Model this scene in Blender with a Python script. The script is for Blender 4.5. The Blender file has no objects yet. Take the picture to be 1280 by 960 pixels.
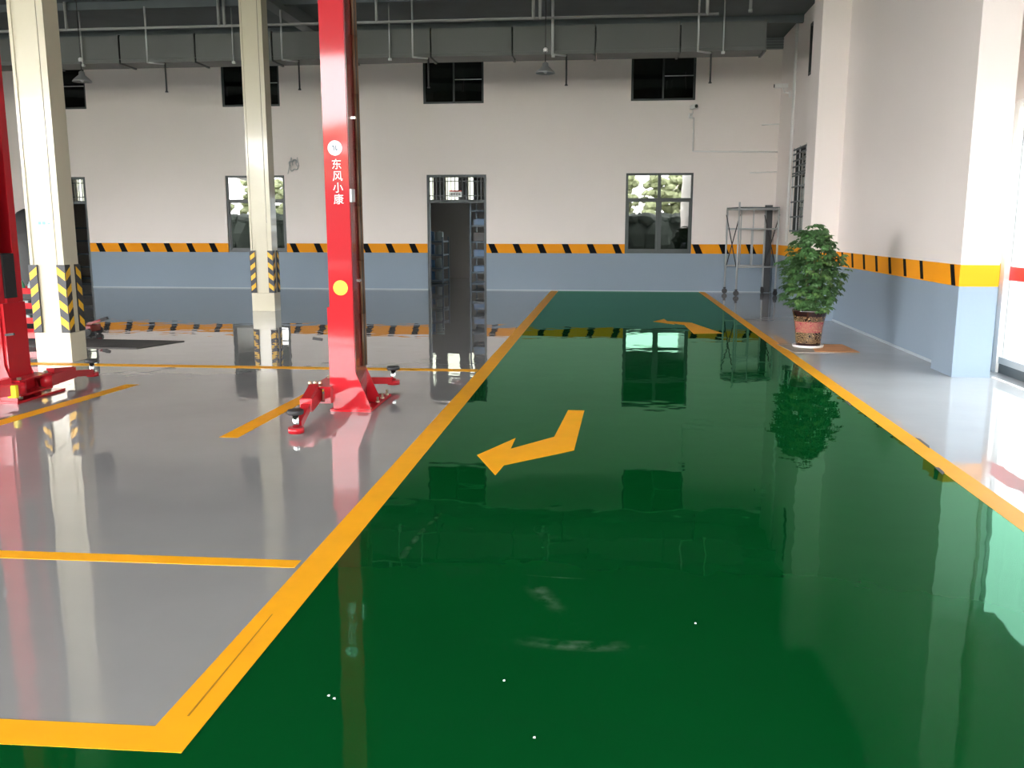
import bpy, bmesh, math, random
from mathutils import Vector, Matrix, Euler

random.seed(7)
PI = math.pi
SC = bpy.context.scene
COL = SC.collection

# ------------------------------------------------------------------ camera
cam_d = bpy.data.cameras.new('camera')
cam_d.sensor_width = 36.0
cam_d.lens = 31.551
cam_d.clip_start = 0.05
cam_d.clip_end = 300
cam = bpy.data.objects.new('camera', cam_d)
COL.objects.link(cam)
rt = Vector((0.994096630, 0.108497971, 0.000284836))
up = Vector((-0.01891475, 0.17071736, 0.98513848))
fw = Vector((-0.1068369, 0.97932823, -0.17176176))
m = Matrix((rt, up, -fw)).transposed().to_4x4()
m.translation = Vector((0, 0, 1.5))
cam.matrix_world = m
SC.camera = cam

# ------------------------------------------------------------------ sky (bright overcast)
world = bpy.data.worlds.new('overcast_sky')
SC.world = world
world.use_nodes = True
wn = world.node_tree.nodes
bg = wn['Background']
bg.inputs['Color'].default_value = (1.0, 0.98, 0.985, 1)
bg.inputs['Strength'].default_value = 9.0

# ------------------------------------------------------------------ exposure
SC.view_settings.view_transform = 'Standard'
SC.view_settings.look = 'None'
SC.view_settings.gamma = 1
SC.view_settings.use_curve_mapping = False
SC.view_settings.exposure = 1.93
SC.cycles.max_bounces = 14
SC.cycles.diffuse_bounces = 7
SC.cycles.glossy_bounces = 6
SC.cycles.transparent_max_bounces = 16
SC.cycles.sample_clamp_indirect = 12
SC.cycles.caustics_reflective = False
SC.cycles.caustics_refractive = False


def portal(name, loc, rot, sx, sy):
    d = bpy.data.lights.new(name, 'AREA')
    d.shape = 'RECTANGLE'
    d.size, d.size_y = sx, sy
    d.cycles.is_portal = True
    o = bpy.data.objects.new(name, d)
    o.location = loc
    o.rotation_euler = rot
    COL.objects.link(o)
    return o


# sky portals in the open front and in the glazed side (they give no light of their own)
portal('sky_portal', (-8.5, -9.95, 2.7), (PI / 2, 0, PI), 25.0, 5.4)
portal('sky_portal', (-20.95, -1.5, 2.1), (0, -PI / 2, 0), 4.2, 17.0)
portal('sky_portal', (4.16, 7.9, 1.4), (0, PI / 2, 0), 2.6, 3.8)

# ------------------------------------------------------------------ helpers


class MB:
    """collects shapes, builds ONE mesh"""

    def __init__(self):
        self.v = []
        self.f = []
        self.s = []

    def add(self, vs, fs, smooth=False):
        o = len(self.v)
        self.v += [tuple(p) for p in vs]
        for f in fs:
            self.f.append([i + o for i in f])
            self.s.append(smooth)
        return self

    def box(self, x0, x1, y0, y1, z0, z1, ch=0.0):
        if ch > 0:
            b = bmesh.new()
            bmesh.ops.create_cube(b, size=1)
            for v in b.verts:
                v.co = Vector((x0 + (v.co.x + .5) * (x1 - x0), y0 + (v.co.y + .5) * (y1 - y0), z0 + (v.co.z + .5) * (z1 - z0)))
            bmesh.ops.bevel(b, geom=b.edges[:], offset=ch, segments=2, affect='EDGES', profile=.5)
            return self.bm(b)
        return self.add([(x0, y0, z0), (x1, y0, z0), (x1, y1, z0), (x0, y1, z0), (x0, y0, z1), (x1, y0, z1), (x1, y1, z1), (x0, y1, z1)],
                        [(0, 3, 2, 1), (4, 5, 6, 7), (0, 1, 5, 4), (1, 2, 6, 5), (2, 3, 7, 6), (3, 0, 4, 7)])

    def bm(self, b, smooth=False):
        b.verts.ensure_lookup_table()
        b.verts.index_update()
        self.add([v.co[:] for v in b.verts], [[v.index for v in f.verts] for f in b.faces], smooth)
        b.free()
        return self

    def prism(self, pts, z0, z1):
        """pts: xy outline (counter clockwise) extruded in z"""
        n = len(pts)
        vs = [(x, y, z0) for x, y in pts] + [(x, y, z1) for x, y in pts]
        fs = [tuple(range(n))[::-1], tuple(range(n, 2 * n))] + [(i, (i + 1) % n, n + (i + 1) % n, n + i) for i in range(n)]
        return self.add(vs, fs)

    def prism_y(self, pts, y0, y1):
        """pts: xz outline (counter clockwise seen from -y) extruded in y"""
        n = len(pts)
        vs = [(x, y0, z) for x, z in pts] + [(x, y1, z) for x, z in pts]
        fs = [tuple(range(n)), tuple(range(n, 2 * n))[::-1]] + [(i, n + i, n + (i + 1) % n, (i + 1) % n) for i in range(n)]
        return self.add(vs, fs)

    def prism_x(self, pts, x0, x1):
        """pts: yz outline extruded in x"""
        n = len(pts)
        vs = [(x0, y, z) for y, z in pts] + [(x1, y, z) for y, z in pts]
        fs = [tuple(range(n))[::-1], tuple(range(n, 2 * n))] + [(i, (i + 1) % n, n + (i + 1) % n, n + i) for i in range(n)]
        return self.add(vs, fs)

    def tube(self, a, b, r, r2=None, n=10):
        a, b = Vector(a), Vector(b)
        r2 = r if r2 is None else r2
        d = (b - a).normalized()
        q = d.to_track_quat('Z', 'Y')
        vs = []
        for c, rr in ((a, r), (b, r2)):
            for i in range(n):
                t = 2 * PI * i / n
                vs.append(c + q @ Vector((rr * math.cos(t), rr * math.sin(t), 0)))
        self.add(vs, [(i, (i + 1) % n, n + (i + 1) % n, n + i) for i in range(n)], True)
        o = len(self.v) - 2 * n
        self.f.append([o + i for i in range(n)][::-1]); self.s.append(False)
        self.f.append([o + n + i for i in range(n)]); self.s.append(False)
        return self

    def path(self, pts, r, n=8):
        for a, b in zip(pts[:-1], pts[1:]):
            self.tube(a, b, r, n=n)
        return self

    def bar(self, a, b, w, h):
        """rectangular bar from a to b, w sideways, h upwards"""
        a, b = Vector(a), Vector(b)
        d = (b - a).normalized()
        side = d.cross(Vector((0, 0, 1)))
        if side.length < 1e-4:
            side = Vector((1, 0, 0))
        side.normalize()
        u = side.cross(d).normalized()
        vs = []
        for c in (a, b):
            for s, t in ((-1, -1), (1, -1), (1, 1), (-1, 1)):
                vs.append(c + side * s * w / 2 + u * t * h / 2)
        return self.add(vs, [(0, 1, 2, 3), (7, 6, 5, 4), (0, 4, 5, 1), (1, 5, 6, 2), (2, 6, 7, 3), (3, 7, 4, 0)])

    def lathe(self, prof, c=(0, 0, 0), n=24):
        """prof: list of (r, z)"""
        vs, fs = [], []
        for r, z in prof:
            for i in range(n):
                t = 2 * PI * i / n
                vs.append((c[0] + r * math.cos(t), c[1] + r * math.sin(t), c[2] + z))
        for k in range(len(prof) - 1):
            for i in range(n):
                j = (i + 1) % n
                fs.append((k * n + i, k * n + j, (k + 1) * n + j, (k + 1) * n + i))
        self.add(vs, fs, True)
        o = len(self.v) - len(vs)
        if prof[0][0] > 1e-5:
            self.f.append([o + i for i in range(n)][::-1]); self.s.append(False)
        if prof[-1][0] > 1e-5:
            self.f.append([o + (len(prof) - 1) * n + i for i in range(n)]); self.s.append(False)
        return self

    def mesh(self, name, mat):
        me = bpy.data.meshes.new(name)
        me.from_pydata(self.v, [], self.f)
        me.polygons.foreach_set('use_smooth', self.s)
        b = bmesh.new(); b.from_mesh(me)
        bmesh.ops.recalc_face_normals(b, faces=b.faces[:])
        b.to_mesh(me); b.free()
        if mat:
            me.materials.append(mat)
        me.update()
        return me

    def build(self, name, mat, parent=None, loc=None):
        return obj(name, self.mesh(name, mat), parent, loc)


def obj(name, me, parent=None, loc=None, rot=None):
    o = bpy.data.objects.new(name, me)
    COL.objects.link(o)
    if parent:
        o.parent = parent
    if loc:
        o.location = loc
    if rot:
        o.rotation_euler = rot
    return o


def empty(name, loc=(0, 0, 0), rz=0):
    o = bpy.data.objects.new(name, None)
    o.empty_display_size = .1
    o.location = loc
    o.rotation_euler = (0, 0, rz)
    COL.objects.link(o)
    return o


def tag(o, label, cat, group=None, kind=None):
    o['label'] = label
    o['category'] = cat
    if group:
        o['group'] = group
    if kind:
        o['kind'] = kind
    return o


def struct(o):
    o['kind'] = 'structure'
    return o


# ------------------------------------------------------------------ materials
def mat(name, col, rough=.5, metal=0.0, noise=0.0, nscale=3.0, bump=0.0, bscale=40.0, coat=0.0, spec=.5):
    mt = bpy.data.materials.new(name)
    mt.use_nodes = True
    nt = mt.node_tree
    b = nt.nodes['Principled BSDF']
    b.inputs['Base Color'].default_value = (*col, 1)
    b.inputs['Roughness'].default_value = rough
    b.inputs['Metallic'].default_value = metal
    b.inputs['Coat Weight'].default_value = coat
    b.inputs['Coat Roughness'].default_value = .06
    b.inputs['Specular IOR Level'].default_value = spec
    tc = nt.nodes.new('ShaderNodeTexCoord')
    if noise > 0:
        n = nt.nodes.new('ShaderNodeTexNoise')
        n.inputs['Scale'].default_value = nscale
        n.inputs['Detail'].default_value = 5
        nt.links.new(tc.outputs['Object'], n.inputs['Vector'])
        r = nt.nodes.new('ShaderNodeMapRange')
        r.inputs['From Min'].default_value = .25; r.inputs['From Max'].default_value = .75
        r.inputs['To Min'].default_value = 1 - noise; r.inputs['To Max'].default_value = 1 + noise
        nt.links.new(n.outputs['Fac'], r.inputs['Value'])
        mx = nt.nodes.new('ShaderNodeVectorMath'); mx.operation = 'SCALE'
        mx.inputs[0].default_value = col
        nt.links.new(r.outputs['Result'], mx.inputs['Scale'])
        nt.links.new(mx.outputs['Vector'], b.inputs['Base Color'])
    if bump > 0:
        n2 = nt.nodes.new('ShaderNodeTexNoise')
        n2.inputs['Scale'].default_value = bscale
        n2.inputs['Detail'].default_value = 3
        nt.links.new(tc.outputs['Object'], n2.inputs['Vector'])
        bp = nt.nodes.new('ShaderNodeBump')
        bp.inputs['Strength'].default_value = 1
        bp.inputs['Distance'].default_value = bump
        nt.links.new(n2.outputs['Fac'], bp.inputs['Height'])
        nt.links.new(bp.outputs['Normal'], b.inputs['Normal'])
    return mt


def epoxy(name, col, rough=.018, scuff=False, var=.05, wave=1.0, spec=.5, film=None):
    """self-levelled glossy floor paint: long shallow waves in the clear surface"""
    mt = bpy.data.materials.new(name)
    mt.use_nodes = True
    nt = mt.node_tree
    N, L = nt.nodes, nt.links
    b = N['Principled BSDF']
    b.inputs['Roughness'].default_value = rough
    b.inputs['Specular IOR Level'].default_value = spec
    geo = N.new('ShaderNodeTexCoord')
    P = geo.outputs['Object']
    n1 = N.new('ShaderNodeTexNoise'); n1.inputs['Scale'].default_value = .55; n1.inputs['Detail'].default_value = 1.5
    n2 = N.new('ShaderNodeTexNoise'); n2.inputs['Scale'].default_value = 2.3; n2.inputs['Detail'].default_value = 2
    n3 = N.new('ShaderNodeTexNoise'); n3.inputs['Scale'].default_value = 45; n3.inputs['Detail'].default_value = 2
    for n in (n1, n2, n3):
        L.new(P, n.inputs['Vector'])
    prev = None
    for n, d in ((n1, .0042 * wave), (n2, .0021 * wave), (n3, .000012)):
        bp = N.new('ShaderNodeBump')
        bp.inputs['Strength'].default_value = 1
        bp.inputs['Distance'].default_value = d
        L.new(n.outputs['Fac'], bp.inputs['Height'])
        if prev:
            L.new(prev.outputs['Normal'], bp.inputs['Normal'])
        prev = bp
    L.new(prev.outputs['Normal'], b.inputs['Normal'])
    nv = N.new('ShaderNodeTexNoise'); nv.inputs['Scale'].default_value = 1.1; nv.inputs['Detail'].default_value = 6
    L.new(P, nv.inputs['Vector'])
    mr = N.new('ShaderNodeMapRange')
    mr.inputs['From Min'].default_value = .3; mr.inputs['From Max'].default_value = .7
    mr.inputs['To Min'].default_value = 1 - var; mr.inputs['To Max'].default_value = 1 + var
    L.new(nv.outputs['Fac'], mr.inputs['Value'])
    sc = N.new('ShaderNodeVectorMath'); sc.operation = 'SCALE'
    sc.inputs[0].default_value = col
    L.new(mr.outputs['Result'], sc.inputs['Scale'])
    out = sc.outputs['Vector']
    if scuff:
        # worn curved tyre scuffs on the lane: rings of pale dust broken up by noise
        def ring(cx, cy, r, w, x0, x1, y0, y1, amt):
            nonlocal out
            d = N.new('ShaderNodeVectorMath'); d.operation = 'DISTANCE'
            d.inputs[1].default_value = (cx, cy, 0)
            L.new(P, d.inputs[0])
            sub = N.new('ShaderNodeMath'); sub.operation = 'SUBTRACT'; sub.inputs[1].default_value = r
            L.new(d.outputs['Value'], sub.inputs[0])
            ab = N.new('ShaderNodeMath'); ab.operation = 'ABSOLUTE'
            L.new(sub.outputs[0], ab.inputs[0])
            k = N.new('ShaderNodeMapRange'); k.inputs['From Min'].default_value = 0; k.inputs['From Max'].default_value = w
            k.inputs['To Min'].default_value = 1; k.inputs['To Max'].default_value = 0
            L.new(ab.outputs[0], k.inputs['Value'])
            sx = N.new('ShaderNodeSeparateXYZ'); L.new(P, sx.inputs[0])
            fx = N.new('ShaderNodeMapRange'); fx.inputs['From Min'].default_value = x0; fx.inputs['From Max'].default_value = x1
            L.new(sx.outputs[0], fx.inputs['Value'])
            cv = N.new('ShaderNodeMath'); cv.operation = 'PINGPONG'; cv.inputs[1].default_value = .5
            L.new(fx.outputs[0], cv.inputs[0])
            nz = N.new('ShaderNodeTexNoise'); nz.inputs['Scale'].default_value = 14; nz.inputs['Detail'].default_value = 6
            L.new(P, nz.inputs['Vector'])
            nr = N.new('ShaderNodeMapRange'); nr.inputs['From Min'].default_value = .4; nr.inputs['From Max'].default_value = .7
            L.new(nz.outputs['Fac'], nr.inputs['Value'])
            m1 = N.new('ShaderNodeMath'); m1.operation = 'MULTIPLY'; L.new(k.outputs[0], m1.inputs[0]); L.new(cv.outputs[0], m1.inputs[1])
            m2 = N.new('ShaderNodeMath'); m2.operation = 'MULTIPLY'; L.new(m1.outputs[0], m2.inputs[0]); L.new(nr.outputs[0], m2.inputs[1])
            for op, lim in (('GREATER_THAN', y0), ('LESS_THAN', y1)):
                gy = N.new('ShaderNodeMath'); gy.operation = op; gy.inputs[1].default_value = lim; L.new(sx.outputs[1], gy.inputs[0])
                mm = N.new('ShaderNodeMath'); mm.operation = 'MULTIPLY'; L.new(m2.outputs[0], mm.inputs[0]); L.new(gy.outputs[0], mm.inputs[1])
                m2 = mm
            m3 = N.new('ShaderNodeMath'); m3.operation = 'MULTIPLY'; m3.inputs[1].default_value = amt; L.new(m2.outputs[0], m3.inputs[0])
            mix = N.new('ShaderNodeMix'); mix.data_type = 'RGBA'
            L.new(m3.outputs[0], mix.inputs['Factor'])
            L.new(out, mix.inputs['A'])
            mix.inputs['B'].default_value = (.25, .35, .27, 1)
            out = mix.outputs['Result']
        for a in SCUFFS:
            ring(*a)
    L.new(out, b.inputs['Base Color'])
    if film:
        # wax film: a diffuse coat under a tinted, weaker mirror
        b.inputs['Specular IOR Level'].default_value = 0
        b.inputs['Roughness'].default_value = .6
        f = N.new('ShaderNodeFresnel'); f.inputs['IOR'].default_value = 1.5
        g = N.new('ShaderNodeBsdfGlossy'); g.inputs['Roughness'].default_value = rough
        g.inputs['Color'].default_value = (*film, 1)
        L.new(prev.outputs['Normal'], g.inputs['Normal']); L.new(prev.outputs['Normal'], f.inputs['Normal'])
        ms = N.new('ShaderNodeMixShader')
        L.new(f.outputs[0], ms.inputs[0]); L.new(b.outputs[0], ms.inputs[1]); L.new(g.outputs[0], ms.inputs[2])
        L.new(ms.outputs[0], N['Material Output'].inputs['Surface'])
    return mt


SCUFFS = [(-.10, 3.86, .81, .035, -.36, .17, 2.9, 3.5, .7), (-.10, 3.86, .77, .02, -.30, .10, 2.9, 3.5, .5), (.55, 3.95, .92, .06, -.36, -.14, 3.3, 3.6, .6),
          (-.1, 5.6, 1.9, .008, -.36, -.05, 3.6, 3.8, .6), (2.2, 3.9, 3.13, .02, -1.0, -.85, 3.85, 4.6, .45)]


def wall_paint(name, split=.9):
    """white above, pale blue dado below (painted line at z = split)"""
    mt = mat(name, (.76, .735, .70), .40, bump=.0012, bscale=25)
    nt = mt.node_tree
    b = nt.nodes['Principled BSDF']
    g = nt.nodes.new('ShaderNodeNewGeometry')
    s = nt.nodes.new('ShaderNodeSeparateXYZ')
    nt.links.new(g.outputs['Position'], s.inputs[0])
    c = nt.nodes.new('ShaderNodeMath'); c.operation = 'GREATER_THAN'; c.inputs[1].default_value = split
    nt.links.new(s.outputs[2], c.inputs[0])
    mx = nt.nodes.new('ShaderNodeMix'); mx.data_type = 'RGBA'
    mx.inputs['A'].default_value = (.255, .325, .395, 1)
    mx.inputs['B'].default_value = (.83, .765, .725, 1)
    nt.links.new(c.outputs[0], mx.inputs['Factor'])
    n = nt.nodes.new('ShaderNodeTexNoise'); n.inputs['Scale'].default_value = .6; n.inputs['Detail'].default_value = 4
    nt.links.new(g.outputs['Position'], n.inputs['Vector'])
    r = nt.nodes.new('ShaderNodeMapRange'); r.inputs['To Min'].default_value = .96; r.inputs['To Max'].default_value = 1.04
    nt.links.new(n.outputs['Fac'], r.inputs['Value'])
    sc = nt.nodes.new('ShaderNodeVectorMath'); sc.operation = 'SCALE'
    nt.links.new(mx.outputs['Result'], sc.inputs[0]); nt.links.new(r.outputs[0], sc.inputs['Scale'])
    nt.links.new(sc.outputs['Vector'], b.inputs['Base Color'])
    # the dado is a flat enamel, the white above an eggshell
    rg = nt.nodes.new('ShaderNodeMapRange'); rg.inputs['To Min'].default_value = .60; rg.inputs['To Max'].default_value = .42
    nt.links.new(c.outputs[0], rg.inputs['Value']); nt.links.new(rg.outputs[0], b.inputs['Roughness'])
    sg_ = nt.nodes.new('ShaderNodeMapRange'); sg_.inputs['To Min'].default_value = .3; sg_.inputs['To Max'].default_value = .5
    nt.links.new(c.outputs[0], sg_.inputs['Value']); nt.links.new(sg_.outputs[0], b.inputs['Specular IOR Level'])
    return mt


def glass_mat(name, tint, refl, wav=0.0, rough=0.0):
    """thin sheet glass: tinted see-through plus a mirror coat"""
    mt = bpy.data.materials.new(name)
    mt.use_nodes = True
    nt = mt.node_tree
    N, L = nt.nodes, nt.links
    N.remove(N['Principled BSDF'])
    out = N['Material Output']
    t = N.new('ShaderNodeBsdfTransparent'); t.inputs['Color'].default_value = (*tint, 1)
    g = N.new('ShaderNodeBsdfGlossy'); g.inputs['Roughness'].default_value = rough
    g.inputs['Color'].default_value = (.95, .97, .95, 1)
    f = N.new('ShaderNodeFresnel'); f.inputs['IOR'].default_value = 1.5
    a = N.new('ShaderNodeMath'); a.operation = 'ADD'; a.use_clamp = True; a.inputs[1].default_value = refl
    # the inner face of the sheet passes the light on (no internal mirror)
    gm = N.new('ShaderNodeNewGeometry')
    iv = N.new('ShaderNodeMath'); iv.operation = 'SUBTRACT'; iv.inputs[0].default_value = 1; L.new(gm.outputs['Backfacing'], iv.inputs[1])
    L.new(f.outputs[0], a.inputs[0])
    am = N.new('ShaderNodeMath'); am.operation = 'MULTIPLY'; L.new(a.outputs[0], am.inputs[0]); L.new(iv.outputs[0], am.inputs[1])
    a = am
    mx = N.new('ShaderNodeMixShader')
    L.new(a.outputs[0], mx.inputs[0]); L.new(t.outputs[0], mx.inputs[1]); L.new(g.outputs[0], mx.inputs[2])
    L.new(mx.outputs[0], out.inputs['Surface'])
    if wav:
        tc = N.new('ShaderNodeTexCoord')
        n = N.new('ShaderNodeTexNoise'); n.inputs['Scale'].default_value = 1.6; n.inputs['Detail'].default_value = 1
        L.new(tc.outputs['Object'], n.inputs['Vector'])
        bp = N.new('ShaderNodeBump'); bp.inputs['Strength'].default_value = 1; bp.inputs['Distance'].default_value = wav
        L.new(n.outputs['Fac'], bp.inputs['Height'])
        L.new(bp.outputs['Normal'], g.inputs['Normal'])
    return mt


M = {}
M['floor_grey'] = epoxy('floor_grey', (.285, .283, .283), spec=.75)
M['floor_green'] = epoxy('floor_green', (.0013, .062, .0125), scuff=True, var=.06, film=(.26, .56, .39))
M['floor_pale'] = epoxy('floor_pale', (.48, .48, .49), wave=.8)
M['line_yellow'] = mat('line_yellow', (.90, .40, .012), .5, noise=.05, nscale=6, spec=.15)
M['wall'] = wall_paint('wall')
M['wall_high'] = wall_paint('wall_high', .925)
M['white'] = mat('white', (.80, .79, .77), .45)
M['band'] = mat('band', (.88, .34, .012), .6, spec=.12)
M['black_paint'] = mat('black_paint', (.008, .008, .009), .7, spec=.06)
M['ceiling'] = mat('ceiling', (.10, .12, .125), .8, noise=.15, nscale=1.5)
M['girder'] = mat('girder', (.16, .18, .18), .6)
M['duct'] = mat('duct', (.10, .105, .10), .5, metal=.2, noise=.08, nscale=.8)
M['galv'] = mat('galv', (.5, .52, .52), .45, metal=.25)
M['pipe_white'] = mat('pipe_white', (.30, .31, .30), .55)
M['dark_metal'] = mat('dark_metal', (.05, .05, .052), .45, metal=.4)
M['col'] = mat('col', (.67, .62, .47), .25, coat=.35)
M['col_gap'] = mat('col_gap', (.25, .23, .17), .6)
M['rubber'] = mat('rubber', (.02, .02, .022), .6)
M['guard'] = mat('guard', (.028, .028, .034), .45)
M['guard_yellow'] = mat('guard_yellow', (.9, .5, .02), .4)
M['red'] = mat('red', (.46, .012, .02), .4, coat=.6, spec=.1)
M['red_dark'] = mat('red_dark', (.20, .012, .016), .25, coat=.5)
M['chrome'] = mat('chrome', (.85, .86, .87), .12, metal=1)
M['zinc'] = mat('zinc', (.75, .68, .5), .3, metal=.9)
M['sticker_white'] = mat('sticker_white', (.88, .88, .88), .4)
M['sticker_yellow'] = mat('sticker_yellow', (.95, .78, .03), .4)
M['grey_mark'] = mat('grey_mark', (.16, .22, .26), .6)
M['cable_brown'] = mat('cable_brown', (.13, .07, .035), .5)
M['frame_dark'] = mat('frame_dark', (.03, .035, .036), .4, metal=.3)
M['frame_grey'] = mat('frame_grey', (.09, .105, .11), .55, metal=.1)
M['coated_glass'] = glass_mat('coated_glass', (.20, .24, .25), .085, wav=.0009)
M['dusty_glass'] = glass_mat('dusty_glass', (.26, .27, .24), .05)
M['skirting'] = mat('skirting', (.40, .46, .50), .5)
M['dim_glass'] = glass_mat('dim_glass', (.30, .34, .33), .05, wav=.002)
M['clear_glass'] = glass_mat('clear_glass', (.42, .45, .455), .02)
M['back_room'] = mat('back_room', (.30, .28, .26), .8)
M['rack_blue'] = mat('rack_blue', (.11, .15, .19), .6)
M['carton'] = mat('carton', (.33, .21, .11), .8, noise=.12, nscale=5)
M['carton_grey'] = mat('carton_grey', (.36, .32, .27), .8, noise=.15, nscale=8)
M['carton_orange'] = mat('carton_orange', (.62, .30, .13), .75, noise=.15, nscale=8)
M['concrete'] = mat('concrete', (.32, .315, .30), .8, noise=.1, nscale=.4)
M['leaf'] = mat('leaf', (.055, .135, .04), .38, noise=.3, nscale=9)
M['leaf_b'] = mat('leaf_b', (.10, .19, .055), .38, noise=.3, nscale=9)
M['stem'] = mat('stem', (.13, .15, .06), .6)
M['soil'] = mat('soil', (.04, .025, .015), .9)
M['saucer'] = mat('saucer', (.85, .83, .80), .35)
M['tree_leaf'] = mat('tree_leaf', (.22, .25, .13), .7, noise=.45, nscale=2.5)
M['hedge_leaf'] = mat('hedge_leaf', (.010, .018, .012), .8, noise=.4, nscale=3)
M['bark'] = mat('bark', (.12, .09, .06), .9)
M['facade'] = mat('facade', (.62, .52, .40), .8)
M['bottle_green'] = mat('bottle_green', (.05, .22, .12), .3)
M['bottle_grey'] = mat('bottle_grey', (.30, .36, .36), .4)
M['machine_black'] = mat('machine_black', (.012, .012, .013), .55, bump=.01, bscale=6)
M['mat_dark'] = mat('mat_dark', (.075, .07, .065), .75, noise=.2, nscale=5)
M['red_film'] = mat('red_film', (.75, .04, .05), .4)
M['blue_ink'] = mat('blue_ink', (.25, .55, .75), .5)
M['sign_red'] = mat('sign_red', (.5, .03, .02), .5)
M['plank'] = mat('plank', (.06, .065, .07), .6)
M['tin'] = mat('tin', (.33, .34, .34), .4, metal=.4)
M['can_blue'] = mat('can_blue', (.06, .14, .28), .4)

# pot glaze: maroon with a rosy belt and gold relief pattern, from its own object coordinates
pg = mat('pot_glaze', (.05, .012, .010), .22, coat=.6)
nt = pg.node_tree; N, L = nt.nodes, nt.links
b = N['Principled BSDF']
tc = N.new('ShaderNodeTexCoord'); sp = N.new('ShaderNodeSeparateXYZ'); L.new(tc.outputs['Object'], sp.inputs[0])
an = N.new('ShaderNodeMath'); an.operation = 'ARCTAN2'; L.new(sp.outputs[1], an.inputs[0]); L.new(sp.outputs[0], an.inputs[1])
cb = N.new('ShaderNodeCombineXYZ'); L.new(an.outputs[0], cb.inputs[0]); L.new(sp.outputs[2], cb.inputs[1])
mp = N.new('ShaderNodeMapping'); mp.inputs['Scale'].default_value = (2.4, 13, 1); L.new(cb.outputs[0], mp.inputs['Vector'])
vo = N.new('ShaderNodeTexVoronoi'); vo.feature = 'F1'; vo.inputs['Scale'].default_value = 1.6; L.new(mp.outputs[0], vo.inputs['Vector'])
wv = N.new('ShaderNodeMath'); wv.operation = 'SINE'
ml = N.new('ShaderNodeMath'); ml.operation = 'MULTIPLY'; ml.inputs[1].default_value = 24; L.new(vo.outputs['Distance'], ml.inputs[0]); L.new(ml.outputs[0], wv.inputs[0])
gt = N.new('ShaderNodeMath'); gt.operation = 'GREATER_THAN'; gt.inputs[1].default_value = .80; L.new(wv.outputs[0], gt.inputs[0])
belt = N.new('ShaderNodeValToRGB'); belt.color_ramp.interpolation = 'CONSTANT'
e = belt.color_ramp.elements; e[0].position = 0; e[0].color = (.022, .006, .006, 1); e[1].position = .42; e[1].color = (.30, .05, .07, 1)
x = e.new(.72); x.color = (.022, .006, .006, 1)
mr = N.new('ShaderNodeMapRange'); mr.inputs['From Max'].default_value = .46; L.new(sp.outputs[2], mr.inputs['Value']); L.new(mr.outputs[0], belt.inputs[0])
zone = N.new('ShaderNodeValToRGB'); zone.color_ramp.interpolation = 'CONSTANT'
z = zone.color_ramp.elements; z[0].position = 0; z[0].color = (0, 0, 0, 1); z[1].position = .12; z[1].color = (1, 1, 1, 1); x = z.new(.86); x.color = (0, 0, 0, 1)
L.new(mr.outputs[0], zone.inputs[0])
mu = N.new('ShaderNodeMath'); mu.operation = 'MULTIPLY'; L.new(gt.outputs[0], mu.inputs[0]); L.new(zone.outputs[0], mu.inputs[1])
mx = N.new('ShaderNodeMix'); mx.data_type = 'RGBA'; L.new(mu.outputs[0], mx.inputs['Factor']); L.new(belt.outputs[0], mx.inputs['A'])
mx.inputs['B'].default_value = (.62, .44, .22, 1); L.new(mx.outputs['Result'], b.inputs['Base Color'])
M['pot'] = pg

# ================================================================== STRUCTURE
YB = 21.64        # face of the back wall
XR = 3.62         # face of the near right wall
XF = 3.75         # face of the far right wall
ZC = 5.69         # ceiling
XL = -21.0
YF = -10.0


# ---- floor: three abutting paint fields, lines lie on top
floor = struct(MB().prism([(XL, 1.82), (-1.30, 2.33), (-1.30, 27.4), (XL, 27.4)], -.2, 0).build('floor', M['floor_grey']))
MB().prism([(XL, YF), (2.16, YF), (2.16, YB), (-1.30, YB), (-1.30, 2.33), (XL, 1.82)], -.2, 0).build('green_lane', M['floor_green'], floor)
MB().box(2.16, 4.4, YF, YB, -.2, 0).build('side_strip', M['floor_pale'], floor)
MB().box(-1.30, 4.4, YB, 27.4, -.2, 0).build('storeroom_floor', M['floor_grey'], floor)


def line(name, pts, z=.0015):
    return MB().prism(pts, -.001, z).build(name, M['line_yellow'], floor)


def strip(x0, x1, y0, y1):
    return [(x0, y0), (x1, y0), (x1, y1), (x0, y1)]


# double line between the grey bays and the green lane (two tapes near the camera)
line('yellow_line', [(-1.355, 2.385), (-1.21, 2.26), (-1.235, 12), (-1.385, 12)])
line('yellow_line', [(-1.385, 12), (-1.235, 12), (-1.24, YB), (-1.42, YB)])
line('yellow_line', strip(2.08, 2.215, YF, YB))
line('yellow_line', [(-14, 1.92), (-1.21, 2.26), (-1.355, 2.385), (-14, 2.06)], .0014)
line('yellow_line', [(-9, 3.52), (-1.38, 3.685), (-1.38, 3.775), (-9, 3.62)])
line('yellow_line', [(-11, 9.12), (-1.385, 9.26), (-1.385, 9.42), (-11, 9.28)])
line('yellow_line', [(-2.80, 6.08), (-2.66, 6.08), (-2.63, 8.05), (-2.76, 8.05)])
line('yellow_line', [(-4.80, 6.0), (-4.66, 6.0), (-4.52, 8.12), (-4.65, 8.12)])
# tape seam beside the near corner
MB().prism([(-1.285, 2.45), (-1.278, 2.45), (-1.295, 3.2), (-1.299, 3.2)], .001, .0019).build('tape_seam', mat('seam', (.42, .19, .01), .5), floor)
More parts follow.
